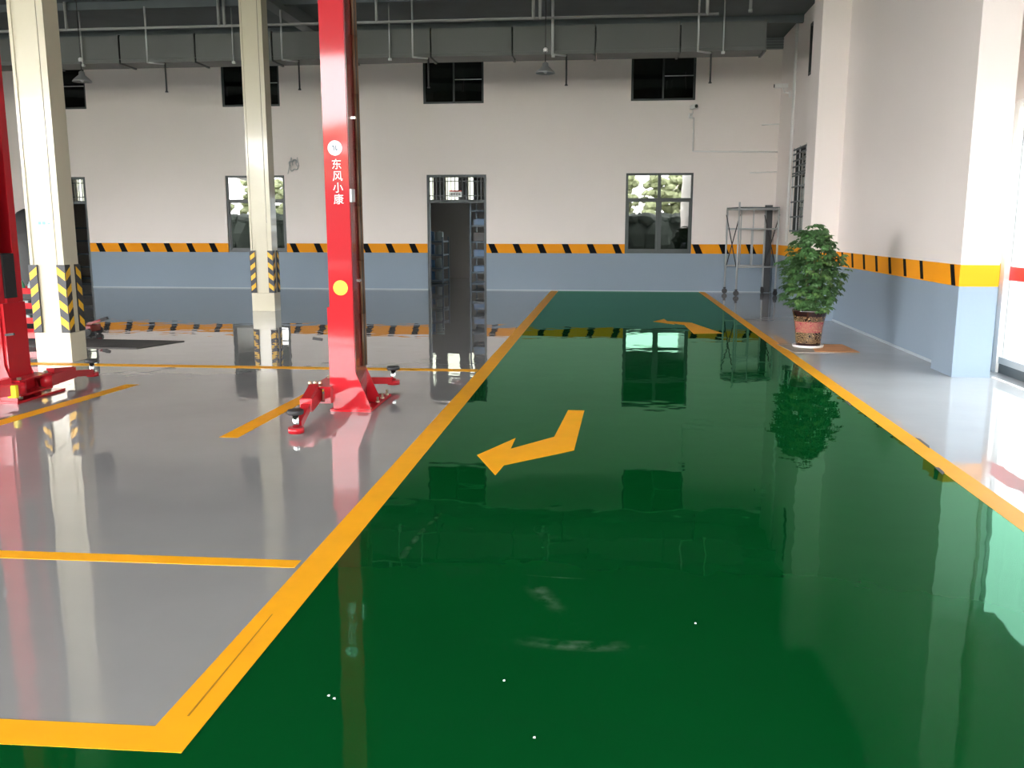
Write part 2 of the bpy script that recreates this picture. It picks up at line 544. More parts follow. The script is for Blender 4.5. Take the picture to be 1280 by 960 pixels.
# direction arrows painted on the lane
arrow = [(-.195, 7.34), (-.33, 7.34), (-.385, 6.36), (-.66, 5.97), (-.66, 6.29), (-.865, 5.77), (-.68, 5.29), (-.655, 5.53), (-.225, 5.97)]
line('direction_arrow', arrow)
far_arrow = [(1.20, 13.0), (1.62, 13.1), (1.30, 14.55), (.93, 14.75), (.90, 15.1), (.70, 14.65), (1.02, 14.25), (1.0, 14.4), (1.16, 14.2)]
line('direction_arrow', far_arrow)


for cx, cy, a_, b_ in ((2.07, 7.9, .016, .12), (2.222, 6.45, .016, .16), (2.075, 5.7, .018, .09)):
    MB().prism([(cx - a_, cy - b_), (cx + a_ * .6, cy - b_ * .5), (cx + a_, cy + b_ * .8), (cx - a_ * .3, cy + b_)], 0, .0025).build('peeled_paint', M['mat_dark'], floor)
for cx, cy in ((-.885, 2.62), (-.862, 2.605), (-.33, 2.78), (-.2, 2.45), (.35, 3.3)):
    MB().prism([(cx - .004, cy - .003), (cx + .004, cy - .004), (cx + .003, cy + .005), (cx - .003, cy + .004)], 0, .002).build('paint_fleck', M['sticker_white'], floor)


# ---- walls
def wall_grid(x0, x1, z0, z1, holes, place, t):
    """wall in a plane with rectangular holes (x0,x1,z0,z1); place(u, z, d) -> xyz, d = depth 0..t"""
    mb = MB()
    us = sorted({x0, x1, *[h[0] for h in holes], *[h[1] for h in holes]})
    zs = sorted({z0, z1, *[h[2] for h in holes], *[h[3] for h in holes]})

    def solid(i, j):
        if i < 0 or j < 0 or i >= len(us) - 1 or j >= len(zs) - 1:
            return False
        cu, cz = (us[i] + us[i + 1]) / 2, (zs[j] + zs[j + 1]) / 2
        return not any(h[0] < cu < h[1] and h[2] < cz < h[3] for h in holes)

    def q(*p):
        mb.add([place(*a) for a in p], [(0, 1, 2, 3)])
    for i in range(len(us) - 1):
        for j in range(len(zs) - 1):
            if not solid(i, j):
                continue
            a, b_, c, d = us[i], us[i + 1], zs[j], zs[j + 1]
            q((a, c, 0), (b_, c, 0), (b_, d, 0), (a, d, 0))
            q((a, c, t), (a, d, t), (b_, d, t), (b_, c, t))
            if not solid(i - 1, j): q((a, c, 0), (a, d, 0), (a, d, t), (a, c, t))
            if not solid(i + 1, j): q((b_, c, 0), (b_, c, t), (b_, d, t), (b_, d, 0))
            if not solid(i, j - 1): q((a, c, 0), (a, c, t), (b_, c, t), (b_, c, 0))
            if not solid(i, j + 1): q((a, d, 0), (b_, d, 0), (b_, d, t), (a, d, t))
    return mb


def weld(o):
    b = bmesh.new(); b.from_mesh(o.data)
    bmesh.ops.remove_doubles(b, verts=b.verts[:], dist=1e-4)
    bmesh.ops.recalc_face_normals(b, faces=b.faces[:])
    b.to_mesh(o.data); b.free()
    return o


UPW = [(-14.35, -12.89), (-9.41, -7.97), (-4.47, -3.03), (.39, 1.85)]
LOW = [(-9.44, -7.94), (.32, 1.87)]
DOORS = [(-14.50, -13.08), (-4.42, -2.98)]
holes = [(a, c, 4.37, 5.41) for a, c in UPW] + [(a, c, .90, 2.75) for a, c in LOW] + [(a, c, 0, 2.74) for a, c in DOORS]
wall_back = struct(weld(wall_grid(XL, XF, 0, ZC, holes, lambda u, z, d: (u, YB + d, z), .2).build('wall_back', M['wall'])))

# orange hazard band on the back wall, with black slashes
for a, c in [(XL, -14.50), (-13.08, -9.44), (-7.94, -4.42), (-2.98, .32), (1.87, XF)]:
    MB().box(a, c, YB - .004, YB + .001, .895, 1.115).build('hazard_band', M['band'], wall_back)
sl = MB().prism_y([(.09, -.11), (.25, -.11), (.15, .11), (0, .11)], -.007, -.003).mesh('black_slash', M['black_paint'])
for xx in (-16.7, -16.1, -15.5, -14.9, -12.92, -12.33, -11.73, -11.13, -10.54, -9.95, -7.87, -7.26, -6.66, -6.05, -5.46, -4.88,
           -2.94, -2.35, -1.77, -1.17, -.58, .02, 1.89, 2.50, 3.12):
    obj('black_slash', sl, wall_back, (xx, YB, 1.005))

# far right wall (with two windows seen edge-on)
RW = [(16.9, 18.7, 4.40, 5.36), (17.6, 19.45, 1.40, 3.10)]
wall_right = struct(weld(wall_grid(15.4, YB + .2, 0, ZC, RW, lambda u, z, d: (XF + d, u, z), .2).build('wall_right', M['wall'])))
MB().box(XF - .004, XF + .001, 15.5, YB, .895, 1.115).build('hazard_band', M['band'], wall_right)
# near right wall and two engaged piers
near = struct(MB().box(XR, XR + .35, 10.05, 15.5, 0, ZC).build('wall_right_near', M['wall']))
near.name = 'wall_right.001'
MB().box(XR - .004, XR + .001, 10.05, 15.1, .897, 1.12).build('hazard_band', M['band'], near)
sr = MB().prism_x([(-.09, -.105), (.01, -.105), (.09, .105), (-.01, .105)], -.007, -.003).mesh('black_slash', M['black_paint'])
for yy in (14.70, 14.1, 13.47, 12.85, 12.25, 11.64, 11.03, 10.40):
    obj('black_slash', sr, near, (XR, yy, 1.015))
pier = struct(MB().box(3.19, XF + .2, 15.1, 15.75, 0, ZC).build('wall_right', M['wall']))
MB().box(3.186, XF, 15.096, 15.752, .897, 1.10).build('hazard_band', M['band'], pier)
pier2 = struct(MB().box(3.47, 3.84, 9.45, 10.05, 0, ZC).build('wall_right', M['wall_high']))
MB().box(3.466, 3.844, 9.446, 10.06, .92, 1.135).build('hazard_band', M['band'], pier2)
obj('black_slash', sr, pier2, (3.466, 9.62, 1.027))
ret = struct(MB().box(3.84, 4.16, 9.93, 10.13, 0, ZC).build('wall_right', M['wall_high']))
MB().box(3.844, 4.07, 9.926, 9.931, .92, 1.135).build('hazard_band', M['band'], ret)
struct(MB().box(4.0, 4.3, 5.9, 9.93, 2.75, ZC).box(4.0, 4.3, YF - .2, 5.9, 0, ZC).build('wall_right', M['wall']))
# left wall, front wall (wide open bays with a header), out of view
left = struct(MB().box(XL - .2, XL, 7.0, 27.5, 0, ZC).box(XL - .2, XL, YF - .2, 7.0, 4.2, ZC).build('wall_left', M['wall']))
for yy in (-4.0, 2.0):
    MB().box(XL - .2, XL, yy - .2, yy + .2, 0, 4.2).build('bay_pier', M['wall'], left)
front = struct(MB().box(XL - .2, 4.3, YF - .25, YF, 5.58, ZC).build('wall_front', M['wall']))
for xx in (-18.2, -12.2, -6.2):
    MB().box(xx - .2, xx + .2, YF - .25, YF, 0, 5.58).build('front_pier', M['wall'], front)
# ceiling, girders over the column row, purlins
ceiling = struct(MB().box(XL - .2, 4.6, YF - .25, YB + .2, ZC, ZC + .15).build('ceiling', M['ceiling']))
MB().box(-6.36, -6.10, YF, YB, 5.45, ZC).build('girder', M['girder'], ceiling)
pm = MB().box(XL, XF, -.05, .05, 5.55, ZC).mesh('purlin', M['ceiling'])
for yy in (-3, -.5, 2, 4.5, 7, 9.5, 12, 14.5, 17.0, 19.5):
    obj('purlin', pm, ceiling, (0, yy, 0))
# corrugated eave strip at the top of the back wall
eave = struct(MB().box(XL, XF, YB - .03, YB + .01, 5.44, ZC).build('trim_1', M['girder']))
rb = MB().box(XL, XF, YB - .055, YB - .03, 0, .02).mesh('eave_rib', M['frame_grey'])
for k in range(4):
    obj('eave_rib', rb, eave, (0, 0, 5.46 + k * .058))
# pale skirting line along the back and right walls
bb = struct(MB().box(-13.08, -4.42, YB - .012, YB, 0, .025).build('baseboard_back', M['skirting']))
MB().box(-2.98, XF, YB - .012, YB, 0, .025).build('skirting', M['skirting'], bb)
MB().box(XL, -14.5, YB - .012, YB, 0, .025).build('skirting', M['skirting'], bb)
struct(MB().box(XR - .012, XR, 10.05, 15.1, 0, .03).build('baseboard_right', M['skirting']))

# storeroom shell behind the back wall
slots = [(-3.4, -2.2, .9, 2.4), (-1.9, -.7, .9, 2.4), (-8.4, -7.2, .9, 2.4), (-5.52, -5.31, 2.32, 3.3), (-4.95, -4.56, 2.32, 3.3), (-4.27, -4.11, 2.32, 3.3), (-16.7, -16.4, 2.32, 3.3)]  # the wide low openings are added, out of view, to brighten the storeroom
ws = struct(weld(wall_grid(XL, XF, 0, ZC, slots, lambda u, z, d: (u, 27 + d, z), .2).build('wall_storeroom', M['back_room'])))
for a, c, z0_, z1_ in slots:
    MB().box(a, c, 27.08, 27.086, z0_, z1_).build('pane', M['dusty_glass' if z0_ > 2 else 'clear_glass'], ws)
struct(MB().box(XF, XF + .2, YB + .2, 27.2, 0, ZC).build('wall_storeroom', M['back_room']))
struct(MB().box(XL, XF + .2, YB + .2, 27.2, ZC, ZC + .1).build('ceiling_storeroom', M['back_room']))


# ---- windows in the back wall
def window(n, x0, x1, z0, z1, style):
    root = struct(empty('window_%d' % n, ((x0 + x1) / 2, YB, z0)))
    w, h = x1 - x0, z1 - z0
    fr = M['frame_dark']
    t = .05
    f = MB()
    for a, b_, c, d in ((-w / 2, -w / 2 + t, 0, h), (w / 2 - t, w / 2, 0, h), (-w / 2 + t, w / 2 - t, 0, t), (-w / 2 + t, w / 2 - t, h - t, h)):
        f.box(a, b_, .03, .10, c, d)
    f.build('window_frame', fr, root)
    if style == 'upper':
        MB().box(-.02, .02, .035, .085, t, h - t).build('mullion', fr, root)
        MB().box(-w / 2 + t, -.02, .055, .061, t, h - t).build('pane', M['dim_glass'], root)
        MB().box(.02, w / 2 - t, .070, .076, t, h - t).build('pane', M['dim_glass'], root)
        MB().box(.03, w / 2 - t, .062, .075, h * .52, h * .52 + .018).build('sash_rail', M['galv'], root)
    else:
        zt = h * .66
        MB().box(-.035, .035, .03, .10, t, h - t).build('mullion', fr, root)
        MB().box(-w / 2 + t, w / 2 - t, .025, .105, zt, zt + .06).build('transom_bar', fr, root)
        for s in (-1, 1):
            a, b_ = sorted((s * .035, s * (w / 2 - t)))
            MB().box(a, b_, .06, .066, zt + .06, h - t).build('pane', M['coated_glass'], root)
            MB().box(a, b_, .06, .066, t, zt).build('pane', M['coated_glass'], root)
            # sliding sash frame
            sf = MB()
            for p in ((a, a + .03, t, zt), (b_ - .03, b_, t, zt), (a, b_, t, t + .05), (a, b_, zt - .03, zt)):
                sf.box(p[0], p[1], .05, .08, p[2], p[3])
            sf.build('sash', fr, root)
    return root


k = 1
for a, c in UPW:
    window(k, a, c, 4.37, 5.41, 'upper'); k += 1
for a, c in LOW:
    window(k, a, c, .90, 2.75, 'lower'); k += 1

# windows of the far right wall, seen almost edge-on
for n, (y0, y1, z0, z1), bars in ((7, RW[0], False), (8, RW[1], True)):
    root = struct(empty('window_%d' % n, (XF, (y0 + y1) / 2, z0)))
    w, h = y1 - y0, z1 - z0
    f = MB()
    for a, b_, c, d in ((-w / 2, -w / 2 + .05, 0, h), (w / 2 - .05, w / 2, 0, h), (-w / 2, w / 2, 0, .05), (-w / 2, w / 2, h - .05, h)):
        f.box(-.015, .08, a, b_, c, d)
    f.build('window_frame', M['frame_dark'], root)
    MB().box(.04, .046, -w / 2, w / 2, 0, h).build('pane', M['clear_glass' if bars else 'dim_glass'], root)
    MB().box(.10, .12, -w / 2 - .1, w / 2 + .1, -.1, h + .1).build('shutter', M['white' if bars else 'back_room'], root)
    if bars:
        rail = MB().box(-.075, -.055, -w / 2, w / 2, 0, .03).mesh('guard_rail', M['frame_grey'])
        for zz in (.02, .3, .6, .9, 1.12, 1.17, 1.3, 1.42, 1.55, 1.64):
            obj('guard_rail', rail, root, (0, 0, zz))
        ver = MB().box(-.07, -.05, 0, .02, 0, h).mesh('guard_bar', M['galv'])
        for q in range(4):
            obj('guard_bar', ver, root, (0, -w / 2 + q * (w - .02) / 3, 0))

# ---- doors: steel frame, barred transom, open leaf
for n, (x0, x1) in ((1, DOORS[1]), (2, DOORS[0])):
    root = struct(empty('door_%d' % n, ((x0 + x1) / 2, YB, 0)))
    w = x1 - x0
    f = MB()
    f.box(-w / 2, -w / 2 + .06, .02, .13, 0, 2.74).box(w / 2 - .06, w / 2, .02, .13, 0, 2.74).box(-w / 2 + .06, w / 2 - .06, .02, .13, 2.68, 2.74)
    f.build('door_frame', M['frame_grey'], root)
    MB().box(-w / 2 + .06, w / 2 - .06, .02, .13, 2.08, 2.15).build('transom_bar', M['frame_grey'], root)
    bar = MB().box(-.009, .009, .06, .078, 2.15, 2.68).mesh('security_bar', M['frame_dark'])
    nb = 14
    for q in range(nb):
        obj('security_bar', bar, root, (-w / 2 + .06 + (q + .8) * (w - .12) / (nb + .6), 0, 0))
    rail = MB().box(-w / 2 + .06, w / 2 - .06, .056, .082, 0, .022).mesh('security_rail', M['frame_dark'])
    for zz in (2.24, 2.58):
        obj('security_rail', rail, root, (0, 0, zz))


# ---- lettering helper: built-in font, turned into a mesh
def glyph(ch, size, name, material, parent, loc, rot, ext=.0008, bold=0.0, label=None):
    cu = bpy.data.curves.new('lettering', 'FONT')
    cu.body = ch
    cu.size = size
    cu.extrude = ext
    cu.offset = bold
    cu.align_x = 'CENTER'
    cu.align_y = 'CENTER'
    tmp = bpy.data.objects.new('tmp', cu)
    COL.objects.link(tmp)
    bpy.context.view_layer.update()
    dg = bpy.context.evaluated_depsgraph_get()
    me = bpy.data.meshes.new_from_object(tmp.evaluated_get(dg))
    bpy.data.objects.remove(tmp)
    me.materials.clear()
    me.materials.append(material)
    o = obj(name, me, parent, loc, rot)
    if label:
        o['label'] = label
    return o


FACE = (PI / 2, 0, 0)     # lettering that faces the camera side (-y)

# sign on the storeroom transom
sg = empty('room_sign', (-3.73, YB + .045, 2.22))
tag(sg, 'small white sign with dark characters on the barred transom over the storeroom door', 'sign')
MB().box(-.155, .155, -.012, 0, 0, .125).build('board', M['sticker_white'], sg)
MB().box(-.155, .155, -.011, -.001, .125, .155).build('red_edge', M['sign_red'], sg)
for q, ch in enumerate('配件仓库'):
    glyph(ch, .062, 'character', M['black_paint'], sg, (-.085 + q * .062, -.0128, .062), FACE, bold=.001)

# ---- glazed side at the right, beyond the near pier
gl = struct(empty('window_9', (4.1, 9.9, 0)))
MB().box(-.06, .05, -.08, .02, 0, 2.75).build('mullion', M['white'], gl)
ml_ = MB().box(-.03, .03, -.04, .04, .12, 2.75).mesh('mullion', M['white'])
for q in range(1, 3):
    obj('mullion', ml_, gl, (0, -.08 - q * 2.0, 0))
MB().box(-.04, .04, -3.9, -.08, .10, .17).build('bottom_rail', M['galv'], gl)
MB().box(-.03, .03, -3.9, -.08, 0, .10).build('kerb', M['frame_grey'], gl)
MB().box(-.03, .03, -3.9, -.08, 2.68, 2.75).build('transom_bar', M['white'], gl)
pn = MB().box(-.005, .005, -1.96, -.04, .17, 2.68).mesh('pane', M['clear_glass'])
rs = MB().box(-.008, -.0055, -1.96, -.04, .965, 1.105).mesh('red_film', M['red_film'])
for q in range(2):
    obj('pane', pn, gl, (0, -.04 - q * 2.0, 0))
    f = obj('red_film', rs, gl, (0, -.04 - q * 2.0, 0))
struct(MB().box(3.86, 3.885, YF, 9.45, 0, .012).build('trim_2', M['white']))


# ================================================================== OBJECTS
# ---- steel building columns
def steel_column(x, y, label):
    W, D, H = .40, .27, 5.45
    c = empty('steel_column', (x, y, 0))
    tag(c, label, 'column')
    x0, x1 = -W / 2, W / 2
    sh = MB()
    sh.box(x0, x1, .02, D, .33, H)                      # box shaft
    sh.box(x0, x0 + .035, 0, .02, .33, H)               # front cover: left lip, centre plate, right lip
    sh.box(x0 + .035, x1 - .075, .012, .02, .33, H)
    sh.box(x0 + .12, x1 - .085, .004, .012, .33, H)
    sh.box(x1 - .072, x1, 0, .02, .33, H)
    sh.build('shaft', M['col'], c)
    MB().box(x1 - .085, x1 - .072, .010, .018, 1.58, H).build('cover_gap', M['col_gap'], c)
    MB().box(x0 - .012, x1 + .012, -.012, D + .012, 0, .33, .004).build('base_casing', M['col'], c)
    # corner guards with slanted yellow stripes
    z0, z1 = .335, 1.09
    for cx, cy, sx, sy in ((x0, 0, 1, 1), (x1, 0, -1, 1), (x1, D, -1, -1)):
        g = MB()
        t, wd = .016, .10
        fx = sorted((cx - sx * t, cx + sx * (wd - t)))
        fy = sorted((cy - sy * t, cy))
        g.box(fx[0], fx[1], fy[0], fy[1], z0, z1)
        gx = sorted((cx - sx * t, cx))
        gy = sorted((cy, cy + sy * (wd - t)))
        g.box(gx[0], gx[1], gy[0], gy[1], z0, z1)
        gd = g.build('corner_guard', M['guard'], c)
        hgt, pitch, slant = .085, .183, .07
        for k_ in range(4):
            zb = z0 + .03 + k_ * pitch
            # face that looks along y
            a, b_ = cx - sx * t + sx * .008, cx + sx * (wd - t) - sx * .004
            yo = cy - sy * (t + .0015)
            if sy > 0:
                vs = [(a, yo, zb), (b_, yo, zb + slant), (b_, yo, zb + slant + hgt), (a, yo, zb + hgt)] if sx > 0 else \
                     [(a, yo, zb), (b_, yo, zb + slant), (b_, yo, zb + slant + hgt), (a, yo, zb + hgt)]
                mbs = MB().prism_y(sorted_ccw([(v[0], v[2]) for v in vs]), yo, yo + .002)
                mbs.build('yellow_stripe', M['guard_yellow'], gd)
            # face that looks along x
            xo = cx - sx * (t + .0015)
            a, b_ = cy - sy * t + sy * .008, cy + sy * (wd - t) - sy * .004
            pts = [(a, zb), (b_, zb + slant), (b_, zb + slant + hgt), (a, zb + hgt)]
            xa, xb = sorted((xo, xo + sx * .002))
            MB().prism_x(sorted_ccw(pts), xa, xb).build('yellow_stripe', M['guard_yellow'], gd)
    return c


def sorted_ccw(p):
    cx = sum(q[0] for q in p) / len(p); cy = sum(q[1] for q in p) / len(p)
    return sorted(p, key=lambda q: math.atan2(q[1] - cy, q[0] - cx))


c1 = steel_column(-6.225, 9.43, 'cream steel column nearer the camera, behind the left lift arm, with black and yellow corner guards')
for q in range(2):
    MB().box(-.065 + q * .05, -.03 + q * .05, .0015, .0042, 1.53, 1.562).build('blue_print', M['blue_ink'], c1)
MB().box(.045, .075, .0015, .0042, 1.536, 1.55).build('blue_print', M['blue_ink'], c1)
c2 = steel_column(-6.25, 15.72, 'cream steel column farther back, in front of the lower left window')


# ---- two-post vehicle lift, red
def lift_post(x, y, s, label):
    """s = +1: open side looks to +x; the carriage and the arms sit there"""
    r = empty('lift_post', (x, y, 0))
    tag(r, label, 'car lift')
    H, W, D, t = 3.9, .195, .33, .010

    def bx(mb, xa, xb, *rest):
        a, b_ = sorted((xa * s, xb * s))
        mb.box(a, b_, *rest)
        return mb
    c = MB()
    bx(c, -W / 2, -W / 2 + t, .03, D - .03, 0.02, H)          # outer web, set back between the flanges
    bx(c, -W / 2 - .0, W / 2, 0, t, .02, H)
    bx(c, -W / 2, W / 2, D - t, D, .02, H)
    bx(c, W / 2 - t, W / 2, t, .085, .02, H)
    bx(c, W / 2 - t, W / 2, D - .085, D - t, .02, H)
    c.build('mast', M['red'], r)
    # outer channel lining, hoses and wire in the back of the post
    w = MB()
    bx(w, -W / 2 - .006, -W / 2, .012, D - .012, .03, H)
    w.build('back_plate', M['red_dark'], r)
    for yy, rr, mm in ((.20, .011, 'cable_brown'), (.235, .008, 'rubber'), (.27, .012, 'cable_brown')):
        MB().path([(s * (-W / 2 - .018), yy + .004 * math.sin(k_ * 1.7), .35 + k_ * .44) for k_ in range(9)], rr).build('hose', M[mm], r)
    for zz in (1.06, 2.35):
        cl = MB(); bx(cl, -W / 2 - .024, -W / 2 - .004, .16, .19, zz, zz + .018)
        cl.build('hose_clip', M['chrome'], r)
    lp = MB(); bx(lp, -W / 2 - .022, -W / 2 - .006, -.006, .09, 1.70, 1.80)
    lp.build('lock_cover', M['galv'], r)
    # base plate with gussets and anchor bolts
    bp = MB(); bx(bp, -.225, .20 if s > 0 else .12, -.02, .67, 0, .02)
    bp.build('base_plate', M['red'], r)
    for yy in (0, D - .012):
        pts = [(s * (-W / 2), .02), (s * -.215, .02), (s * -.215, .05), (s * (-W / 2), .33)]
        MB().prism_y(sorted_ccw(pts), yy, yy + .012).build('gusset', M['red'], r)
        if s < 0:
            continue
        pts = [(s * (W / 2), .02), (s * .19, .02), (s * .19, .05), (s * (W / 2), .33)]
        MB().prism_y(sorted_ccw(pts), yy, yy + .012).build('gusset', M['red'], r)
    pts = [(D, .02), (D + .30, .02), (D + .30, .05), (D, .30)]
    MB().prism_x(sorted_ccw(pts), -.006, .006).build('gusset', M['red'], r)
    bolt = MB().lathe([(.018, 0), (.018, .012), (.010, .012), (.010, .045), (0, .048)], n=8).mesh('anchor_bolt', M['zinc'])
    for q, (xx, yy) in enumerate(((-.20, .03), (-.20, .30), (-.20, .46), (-.20, .62), (.09, .60), (0.0, .64))):
        obj('anchor_bolt', bolt, r, (s * xx, yy, .02))
    # carriage
    ca = MB()
    bx(ca, W / 2 - .06, W / 2 + .02, .09, D - .09, .22, .90)
    bx(ca, W / 2, W / 2 + .028, .02, D - .02, .16, .86)
    sl_ = MB(); bx(sl_, W / 2 - .07, W / 2 + .012, .09, D - .09, .90, 1.28)
    sl_.build('slider', M['machine_black'], r)
    bx(ca, W / 2 + .0, W / 2 + .17, -.06, D + .06, .20, .215)
    bx(ca, W / 2 + .0, W / 2 + .17, -.06, D + .06, .075, .09)
    bx(ca, W / 2 + .0, W / 2 + .05, -.06, D + .06, .09, .20)
    cg = ca.build('carriage', M['red'], r)
    MB().bar((s * (W / 2 + .06), -.03, .60), (s * (W / 2 + .14), -.03, .61), .02, .02).build('latch_rod', M['rubber'], cg)
    # arms: pivot head, outer tube, inner tube, pad
    arms = {-1: ((s * .235, -.02), None), 1: ((s * .235, D + .02), None)}
    return r, arms


def lift_arm(r, s, piv, tip, lab=None):
    """two-stage arm from pivot to tip (post coordinates)"""
    px, py = piv
    tx, ty = tip
    d = Vector((tx - px, ty - py, 0)); Ln = d.length; d.normalize()
    z0 = .145
    mid = Vector((px, py, z0)) + d * (Ln * .52)
    end = Vector((tx, ty, .10)) - d * .05
    a = MB()
    a.tube((px, py, .095), (px, py, .198), .052, n=16)
    a.bar(Vector((px, py, z0)) + d * .02, mid, .095, .10)
    arm = a.build('lift_arm', M['red'], r)
    q = MB()
    q.bar(Vector((px, py, z0 + .045)) + d * .08, Vector((px, py, z0 + .0)) + d * (Ln * .50), .07, .11)
    q.build('arm_rib', M['red'], arm)
    i = MB()
    i.bar(mid - d * .04 - Vector((0, 0, .01)), end + Vector((0, 0, -.02)), .062, .06)
    i.lathe([(.058, .035), (.058, .075)], (tx, ty, 0), 20)
    i.build('arm_extension', M['red'], arm)
    MB().tube((px, py, .05), (px, py, .235), .018, n=12).build('pivot_pin', M['zinc'], arm)
    MB().tube((tx, ty, .05), (tx, ty, .175), .024, n=18).build('screw_stem', M['chrome'], arm)
    MB().lathe([(.055, .172), (.060, .176), (.060, .20), (.054, .206), (0, .206)], (tx, ty, 0), 20).build('rubber_pad', M['rubber'], arm)
    return arm


pa, _ = lift_post(-2.165, 7.09, -1, 'red vehicle lift post in the middle with white lettering and a yellow disc')
pa.rotation_euler = (.012, 0, 0)
aA = lift_arm(pa, -1, (-.235, -.02), (-.095, -.90))
lift_arm(pa, -1, (-.235, .35), (.155, 1.06))
for q in range(3):
    MB().lathe([(.016, 0), (.016, .02), (.008, .03), (0, .03)], (-.30 + q * .045, .03, .215), 8).build('cap_nut', M['zinc'], pa)
# lettering and discs on the front face of the middle post
em = MB(); nseg = 28
em.add([(.058 * math.cos(2 * PI * k_ / nseg), 0, .058 * math.sin(2 * PI * k_ / nseg)) for k_ in range(nseg)] +
       [(.058 * math.cos(2 * PI * k_ / nseg), .0015, .058 * math.sin(2 * PI * k_ / nseg)) for k_ in range(nseg)],
       [list(range(nseg))] + [(k_, (k_ + 1) % nseg, nseg + (k_ + 1) % nseg, nseg + k_) for k_ in range(nseg)])
eo = em.build('emblem', M['sticker_white'], pa, (-.005, -.0015, 2.115))
ring = MB()
for k_ in range(nseg):
    a0, a1 = 2 * PI * k_ / nseg, 2 * PI * (k_ + 1) / nseg
    ring.add([(.050 * math.cos(a0), -.0006, .050 * math.sin(a0)), (.050 * math.cos(a1), -.0006, .050 * math.sin(a1)),
              (.047 * math.cos(a1), -.0006, .047 * math.sin(a1)), (.047 * math.cos(a0), -.0006, .047 * math.sin(a0))], [(0, 1, 2, 3)])
# two mirrored swallow-like wings
ring.prism_y([(-.003, -.026), (-.003, .010), (-.014, .026), (-.024, .010), (-.012, .004), (-.013, -.014)], -.0012, -.0004)
ring.prism_y([(.003, .026), (.003, -.010), (.014, -.026), (.024, -.010), (.012, -.004), (.013, .014)], -.0012, -.0004)
ring.build('emblem_mark', M['grey_mark'], eo)
for ch, zz, xx in (('东', 1.985, .004), ('风', 1.895, .008), ('小', 1.805, .009), ('康', 1.715, .011)):
    glyph(ch, .085, 'character', M['sticker_white'], pa, (xx, -.0012, zz), FACE, bold=.0)
yd = MB()
yd.add([(.060 * math.cos(2 * PI * k_ / nseg), 0, .060 * math.sin(2 * PI * k_ / nseg)) for k_ in range(nseg)] +
       [(.060 * math.cos(2 * PI * k_ / nseg), .0015, .060 * math.sin(2 * PI * k_ / nseg)) for k_ in range(nseg)],
       [list(range(nseg))] + [(k_, (k_ + 1) % nseg, nseg + (k_ + 1) % nseg, nseg + k_) for k_ in range(nseg)])
yd.build('yellow_disc', M['sticker_yellow'], pa, (.0, -.0015, 1.02))

pb, _ = lift_post(-5.25, 7.09, 1, 'red vehicle lift post cut off by the left edge of the picture')
lift_arm(pb, 1, (.235, -.02), (-.25, -1.0))
ab = lift_arm(pb, 1, (.235, .35), (.12, 1.26))
MB().box(.195, .275, -.135, -.09, .075, .185, .008).build('yellow_buffer', M['sticker_yellow'], pb)

# ---- air duct along the back, in flanged lengths
du = empty('air_duct', (0, 17.4, 4.66))
tag(du, 'long grey rectangular air duct hung below the ceiling along the back wall', 'duct')
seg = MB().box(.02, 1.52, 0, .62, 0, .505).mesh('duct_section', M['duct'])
fl = MB()
for a in ((-.012, .012, -.012, 0, -.012, .517), (-.02, .02, .62, .642, -.022, .527), (-.02, .02, 0, .62, -.022, 0), (-.02, .02, 0, .62, .505, .527)):
    fl.box(*a)
flm = fl.mesh('flange', M['duct'])
for q in range(14):
    xx = 2.72 - (q + 1) * 1.54
    if xx < XL: break
    obj('duct_section', seg, du, (xx, 0, 0))
    obj('flange', flm, du, (xx + 1.54 - .02, 0, 0))
MB().box(XL + .1, 2.7, -.012, 0, .06, .075).build('edge_angle', M['duct'], du)
hr = MB().tube((0, -.05, -.06), (0, -.05, ZC - 4.66), .013, n=8).box(-.03, .03, -.07, -.012, -.06, -.02).mesh('hanger_rod', M['galv'])
for xx in (-13.4, -10.34, -7.27, -4.21, -1.13, 1.95):
    obj('hanger_rod', hr, du, (xx, 0, 0))

# ---- sprinkler pipe with drops
sp_ = empty('sprinkler_pipe', (0, 16.9, 5.19))
tag(sp_, 'thin pale sprinkler pipe in front of the duct, with hanging drops', 'pipe')
MB().tube((-16.9, 0, 0), (1.80, 0, 0), .024, n=12).build('main_pipe', M['pipe_white'], sp_)
dr = MB().path([(0, 0, .38), (0, 0, -.63)], .017).path([(0, 0, -.62), (.25, .18, -.62)], .016).mesh('drop_pipe', M['galv'])
pe = MB().path([(.25, .18, -.60), (.25, .18, -1.14)], .017).lathe([(.03, -1.14), (.03, -1.13), (.012, -1.10), (.012, -1.06)], (.25, .18, 0), 10).mesh('sprinkler_head', M['dark_metal'])
for xx in (-13.9, -11.35, -8.77, -6.26 + .12, -3.67, -1.12, 1.46):
    obj('drop_pipe', dr, sp_, (xx, 0, 0)); obj('sprinkler_head', pe, sp_, (xx, 0, 0))
st = MB().tube((0, 0, -.02), (0, 0, ZC - 5.19), .03, n=10).mesh('pipe_hanger', M['pipe_white'])
for xx in (-13.4, -10.34, -7.33, -7.22, -4.33, -1.46, -1.34, 1.60):
    obj('pipe_hanger', st, sp_, (xx, 0, 0))
sh_ = empty('roof_drain_stub', (2.34, 16.9, 5.2))
tag(sh_, 'short pale pipe stub hanging from the ceiling near the right end of the duct', 'pipe')
MB().tube((0, 0, 0), (0, 0, ZC - 5.2), .028, n=10).lathe([(.036, 0), (.036, .05)], n=10).build('stub', M['pipe_white'], sh_)


